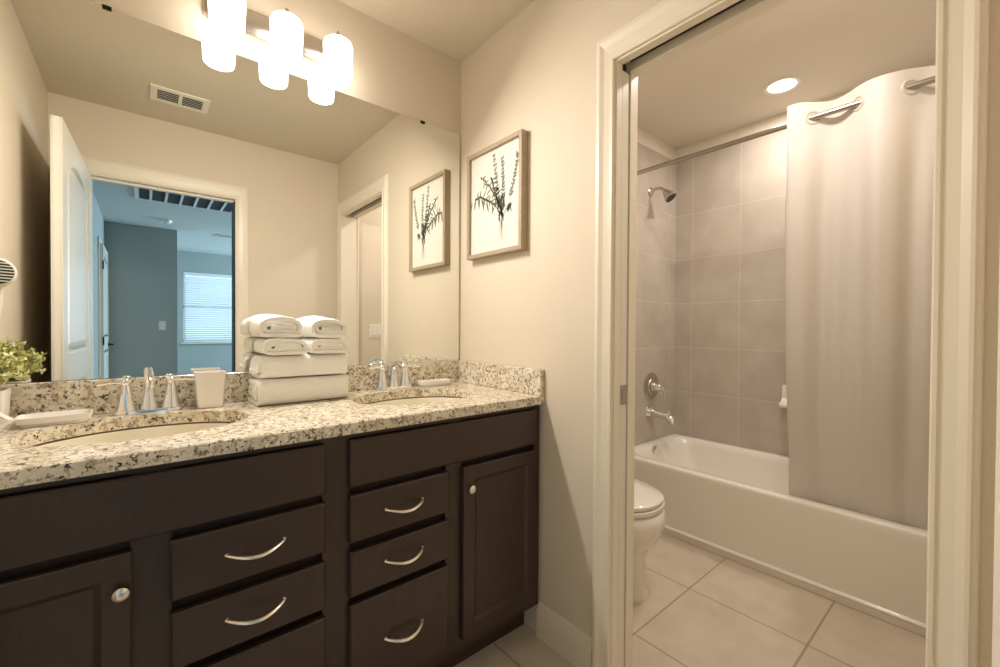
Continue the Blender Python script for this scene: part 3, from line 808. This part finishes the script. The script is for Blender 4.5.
# ------------------------------------------------------------ bathtub
TX0, TX1, TY0, TY1, TZ = 1.130, XB-.001, YE+.001, YH-.001, .393
bt = thing('bathtub', 'white alcove bathtub with plain apron front', 'bathtub', (1.5, -.85, 0))
b = B(); cx, cy = (TX0+TX1)/2, (TY0+TY1)/2; A, Bq = (TX1-TX0)/2, (TY1-TY0)/2
M = 64
def rrect(ax, ay, r, z, ox=0, oy=0):
    out = []
    for qx, qy, a0 in ((1, 1, 0), (-1, 1, PI/2), (-1, -1, PI), (1, -1, 1.5*PI)):
        for k in range(M//4):
            a = a0 + PI/2*k/(M//4-1); out.append((cx+ox+qx*(ax-r)+r*math.cos(a), cy+oy+qy*(ay-r)+r*math.sin(a), z))
    return out
rings = [rrect(A, Bq, .004, .0), rrect(A, Bq, .004, .022), rrect(A, Bq, .004, .024),
         rrect(A, Bq, .004, TZ-.03), rrect(A, Bq, .004, TZ-.012), rrect(A-.003, Bq-.003, .006, TZ-.003), rrect(A-.010, Bq-.010, .01, TZ),
         rrect(A-.055, Bq-.055, .11, TZ), rrect(A-.062, Bq-.065, .115, TZ-.006), rrect(A-.072, Bq-.08, .12, TZ-.04),
         rrect(A-.11, Bq-.13, .13, .14), rrect(A-.15, Bq-.19, .12, .095), rrect(A-.20, Bq-.26, .10, .085)]
loft(b, rings, True, False, True)
obj('tub_shell', b, tub_acry, bt, 50)
b = B()   # apron kick ledge
loft(b, [[(TX0, y, .052), (TX0-.012, y, .046), (TX0-.013, y, .040), (TX0-.006, y, .034), (TX0, y, .030)] for y in (TY0, TY1)])
obj('apron_ledge', b, tub_acry, bt, 40)
b = B(); lathe(b, [(.040, 0), (.040, -.008), (.030, -.015), (.008, -.017)], (1.492, -.160, .346), 24, 'Y'); obj('overflow_cover', b, chrome, bt, 40)
b = B(); lathe(b, [(.03, .086), (.03, .089), (.02, .0895)], (1.50, -.42, 0), 20); obj('drain', b, chrome, bt, 40)

# shower fittings on the end wall
sh = thing('wall_shower', 'brushed nickel bell shaped shower head on a short curved arm', 'shower', (1.565, YH, 2.13))
SX = 1.540
b = B(); lathe(b, [(.030, 0), (.030, -.006), (.016, -.014)], (SX, YH, 2.130), 20, 'Y'); obj('flange', b, nickel, sh, 40)
b = B(); tube(b, [(SX, YH-.006, 2.130), (SX, YH-.035, 2.142), (SX, YH-.07, 2.140), (SX, YH-.098, 2.122), (SX+.004, YH-.108, 2.106)], .0105, 12)
obj('shower_arm', b, nickel, sh, 50)
b = B(); d_ = Vector((.10, -.62, -.78)).normalized(); u_, v_ = frame_basis(d_); c0 = Vector((SX+.004, YH-.104, 2.112))
axl(b, [(.014, 0), (.021, .006), (.022, .018), (.027, .028), (.040, .056), (.043, .064), (.040, .068)], c0); hb = obj('spray_bell', b, nickel, sh, 50)
b = B(); axl(b, [(.037, .0682), (.036, .071)], c0); obj('spray_face', b, dark_plastic, hb)

vv = thing('shower_valve', 'round chrome shower valve with lever above the tub spout', 'shower valve', (1.572, YH, .82))
b = B(); lathe(b, [(.096, 0), (.096, -.004), (.086, -.010), (.058, -.013), (.054, -.018), (.036, -.020), (.030, -.034)], (1.572, YH, .775), 36, 'Y'); obj('escutcheon', b, nickel, vv, 40)
b = B(); lathe(b, [(.026, -.034), (.022, -.062), (.014, -.075), (.006, -.078)], (1.572, YH, .775), 20, 'Y'); tube(b, [(1.572, YH-.060, .775), (1.590, YH-.085, .765), (1.598, YH-.092, .721), (1.598, YH-.090, .698)], [.009, .008, .008, .010], 12); obj('valve_handle', b, chrome, vv, 50)
tsp = thing('tub_spout', 'chrome tub spout below the round shower valve', 'tub spout', (1.560, YH, .63))
b = B(); lathe(b, [(.040, 0), (.038, -.008), (.030, -.022), (.024, -.035)], (1.545, YH, .600), 20, 'Y')
tube(b, [(1.545, YH-.02, .600), (1.545, YH-.08, .588), (1.545, YH-.135, .582), (1.545, YH-.168, .566), (1.545, YH-.176, .538)], [.028, .024, .025, .029, .026], 14); obj('spout_body', b, chrome, tsp, 50)
b = B(); tube(b, [(1.545, YH-.148, .600), (1.545, YH-.148, .622)], [.004, .008], 10); obj('diverter_knob', b, chrome, tsp, 50)

# ceramic soap dish on the long wall
sdh = thing('wall_soap_dish', 'white ceramic wall soap dish beside the shower curtain', 'soap dish', (XB, -.86, .70))
b = B(); rings = []
for y in (-.94, -.935, -.80, -.795):
    e = .004 if y in (-.94, -.795) else 0
    rings.append([(XB-.001, y, .835-e), (XB-.015, y, .833-e), (XB-.022, y, .80), (XB-.020, y, .755), (XB-.040, y, .735), (XB-.075+e, y, .728), (XB-.083+e, y, .715), (XB-.07+e, y, .700), (XB-.03, y, .698+e), (XB-.001, y, .700+e)])
loft(b, rings); obj('dish_body', b, ceramic, sdh, 40)

# curtain rod and curtain
RX, RZ = 1.19, 2.150
rd = thing('curtain_rod', 'brushed nickel shower curtain rod spanning the tub', 'curtain rod', (RX, -.85, RZ))
b = B(); tube(b, [(RX, YE+.001, RZ), (RX, YH-.001, RZ-.006)], .0125, 16); obj('rod', b, rod_metal, rd, 40)
for y, s, z in ((YE, 1, RZ), (YH, -1, RZ-.006)):
    b = B(); lathe(b, [(.030, 0), (.030, s*.006), (.020, s*.012), (.018, s*.03)], (RX, y+s*.0012, z), 20, 'Y'); obj('rod_flange', b, nickel, rd, 40)
sc = thing('shower_curtain', 'white hookless shower curtain drawn over the right half of the tub', 'curtain', (RX, -1.30, .40))
yc = (-1.100, -1.262, -1.425, -1.588)           # where the cloth crosses the rod
def cx_at(y, z):
    """fold offset of the cloth at depth y: crosses the rod line at every grommet"""
    ph = (yc[0]-y)/.1625*PI
    amp = .042*(1 if z > 1.6 else .55+.45*(z-.3)/1.3)
    base = RX + .0 + (2.15-z)*.010
    k2 = 1-min(1, max(0, (z-1.75)/.35))
    w2 = (.011*math.sin(y*44+1.3) + .004*math.sin(y*83+z*.8))*k2
    return base + amp*math.sin(ph)*1.0 + w2
b = B(); NY, NZ = 160, 46; zb = .345
grid = []
for j in range(NZ+1):
    row = []
    for i in range(NY+1):
        q = i/NY; yy = -1.012 - q*.588
        zt = RZ+.066 + .004*math.sin(q*19)
        z = zt - (zt-zb)*(j/NZ)
        if j == 0: z -= .0
        y2 = yy - (0.012*math.sin(z*2.1+1)*(1-q) if z < 1.8 else 0)*.4
        x = cx_at(yy, z)
        t3 = min(1, max(0, (1.1-z)/.7)); t3 = t3*t3*(3-2*t3)
        x = x*(1-t3) + (1.232 + (x-RX)*.45)*t3
        row.append(b.verts.new((x, y2, z)))
    grid.append(row)
hole = []
for j in range(NZ):
    for i in range(NY): b.faces.new((grid[j][i], grid[j+1][i], grid[j+1][i+1], grid[j][i+1]))
cu = obj('cloth', b, curtain_m, sc, 80)
so = cu.modifiers.new('thickness', 'SOLIDIFY'); so.thickness = .0012
b = B()
for off in (-.0016,):
    g2 = []
    for j, z in enumerate((RZ+.068, RZ+.02, RZ-.04, RZ-.075)):
        row = []
        for i in range(NY+1):
            q = i/NY; yy = -1.012 - q*.588; row.append(b.verts.new((cx_at(yy, z)+off, yy, z + (.004*math.sin(q*19) if j == 0 else 0))))
        g2.append(row)
    for j in range(3):
        for i in range(NY): b.faces.new((g2[j][i], g2[j+1][i], g2[j+1][i+1], g2[j][i+1]))
ob_ = obj('header_band', b, curtain_m, sc, 80)
for i, y in enumerate(yc[:3]):
    ph_dir = -1 if i % 2 else 1
    b = B(); sl = .042*PI/.1625*(1 if i % 2 == 0 else -1)     # slope dx/d(-y)
    t_ = Vector((sl, -1, 0)).normalized(); up = Vector((0, 0, 1)); n_ = t_.cross(up)
    c_ = Vector((cx_at(y, RZ), y, RZ-.001)); rings = []
    for k in range(32):
        a = 2*PI*k/32; r_ = t_*math.cos(a)+up*math.sin(a)
        rings.append([c_ + r_*(.027+.007*math.cos(bb)) + n_*.0045*math.sin(bb) for bb in [2*PI*m_/8 for m_ in range(8)]])
    rings.append(rings[0]); loft(b, rings, True, False, False); bmesh.ops.remove_doubles(b, verts=b.verts, dist=1e-5)
    obj('grommet', b, grommet_m, sc, 60)

# ------------------------------------------------------------ toilet
tl = thing('toilet', 'white two-piece toilet half hidden behind the door jamb', 'toilet', (.53, -.35, 0))
tx = .505
def egg(z, hw, yb, yf, ox=0, m=40, p=2.3):
    """egg outline: yb = back, yf = front tip (negative)"""
    out = []; yc_ = yb + (yf-yb)*.52
    for k in range(m):
        a = 2*PI*k/m; c, s = math.cos(a), math.sin(a)
        ly = (yb-yc_) if s > 0 else (yc_-yf)
        out.append((tx+ox+hw*math.copysign(abs(c)**(2/p), c), yc_+ly*math.copysign(abs(s)**(2/p), s), z))
    return out
b = B()
loft(b, [egg(0, .118, -.16, -.690), egg(.018, .118, -.16, -.690), egg(.03, .112, -.17, -.682), egg(.16, .110, -.18, -.675), egg(.215, .122, -.18, -.690), egg(.25, .160, -.18, -.722), egg(.29, .186, -.18, -.742),
         egg(.34, .194, -.20, -.750), egg(.375, .190, -.22, -.746), egg(.388, .175, -.24, -.73), egg(.385, .13, -.30, -.68), egg(.30, .11, -.33, -.62), egg(.22, .05, -.38, -.52)], True, True, True)
obj('bowl', b, porcelain, tl, 60)
b = B()
outer = [egg(.393, .186, -.25, -.742), egg(.410, .188, -.25, -.745), egg(.413, .184, -.255, -.741)]; inner = [egg(.413, .125, -.32, -.675), egg(.393, .125, -.32, -.675)]
loft(b, outer+inner+[outer[0]], True, False, False); bmesh.ops.remove_doubles(b, verts=b.verts, dist=1e-6); obj('seat', b, porcelain, tl, 50)
b = B(); loft(b, [egg(.419, .184, -.24, -.740), egg(.432, .186, -.24, -.742), egg(.440, .178, -.25, -.732), egg(.443, .12, -.30, -.66)]); obj('lid', b, porcelain, tl, 50)
b = B(); loft(b, [superell(a_, b_, 7, 40, tx, -.115, z) for a_, b_, z in ((.20, .085, .385), (.21, .092, .40), (.225, .098, .72))]); obj('tank', b, porcelain, tl, 45)
b = B(); loft(b, [superell(a_, b_, 7, 40, tx, -.115, z) for a_, b_, z in ((.232, .104, .722), (.235, .107, .735), (.228, .10, .752))]); obj('tank_lid', b, porcelain, tl, 45)
b = B(); tube(b, [(tx-.15, -.213, .67), (tx-.15, -.232, .67), (tx-.09, -.236, .662)], [.010, .009, .007], 10); obj('flush_lever', b, chrome, tl, 50)

# ------------------------------------------------------------ recessed light over the tub
DX, DY = 1.560, -.868
dl = thing('recessed_light', 'round recessed ceiling light over the bathtub', 'ceiling light', (DX, DY, ZS))
b = B(); lathe(b, [(.092, -.0005), (.092, -.005), (.085, -.008), (.070, -.006), (.066, -.001)], (DX, DY, ZS), 40, capb=False, capt=False); obj('trim_ring', b, plastic, dl, 50)
b = B(); lathe(b, [(.068, -.0008), (.066, -.0045)], (DX, DY, ZS), 36); obj('lens', b, led, dl)
light('downlight', 'AREA', (DX, DY, ZS-.012), DOWN_WATTS, (1, .935, .89), .13, shape='DISK')

# exhaust fan over the toilet, its lamp added as fill (only its edge shows below the door head)
fx_, fy_ = .695, -1.115
fn = thing('exhaust_fan', 'square white ceiling exhaust fan with added fill lamp, at the top of the doorway', 'exhaust fan', (fx_, fy_, ZS))
b = B(); loft(b, [[(fx_+sx_*r, fy_+sy_*r, ZS-h_) for sx_, sy_ in ((-1, -1), (1, -1), (1, 1), (-1, 1))] for r, h_ in ((.128, .0005), (.128, .010), (.118, .020), (.085, .022))]); obj('fan_grille', b, plastic, fn)
b = B(); bx(b, fx_-.075, fx_+.075, fy_-.075, fy_+.075, ZS-.030, ZS-.0225, .004, 2); obj('lens', b, led, fn)  # lit lens, added to go with the fill lamp
light('fan_fill_light', 'AREA', (fx_, fy_, ZS-.034), FAN_FILL_WATTS, (1, .935, .89), .15)  # fill lamp added under the fan to brighten curtain and toilet room
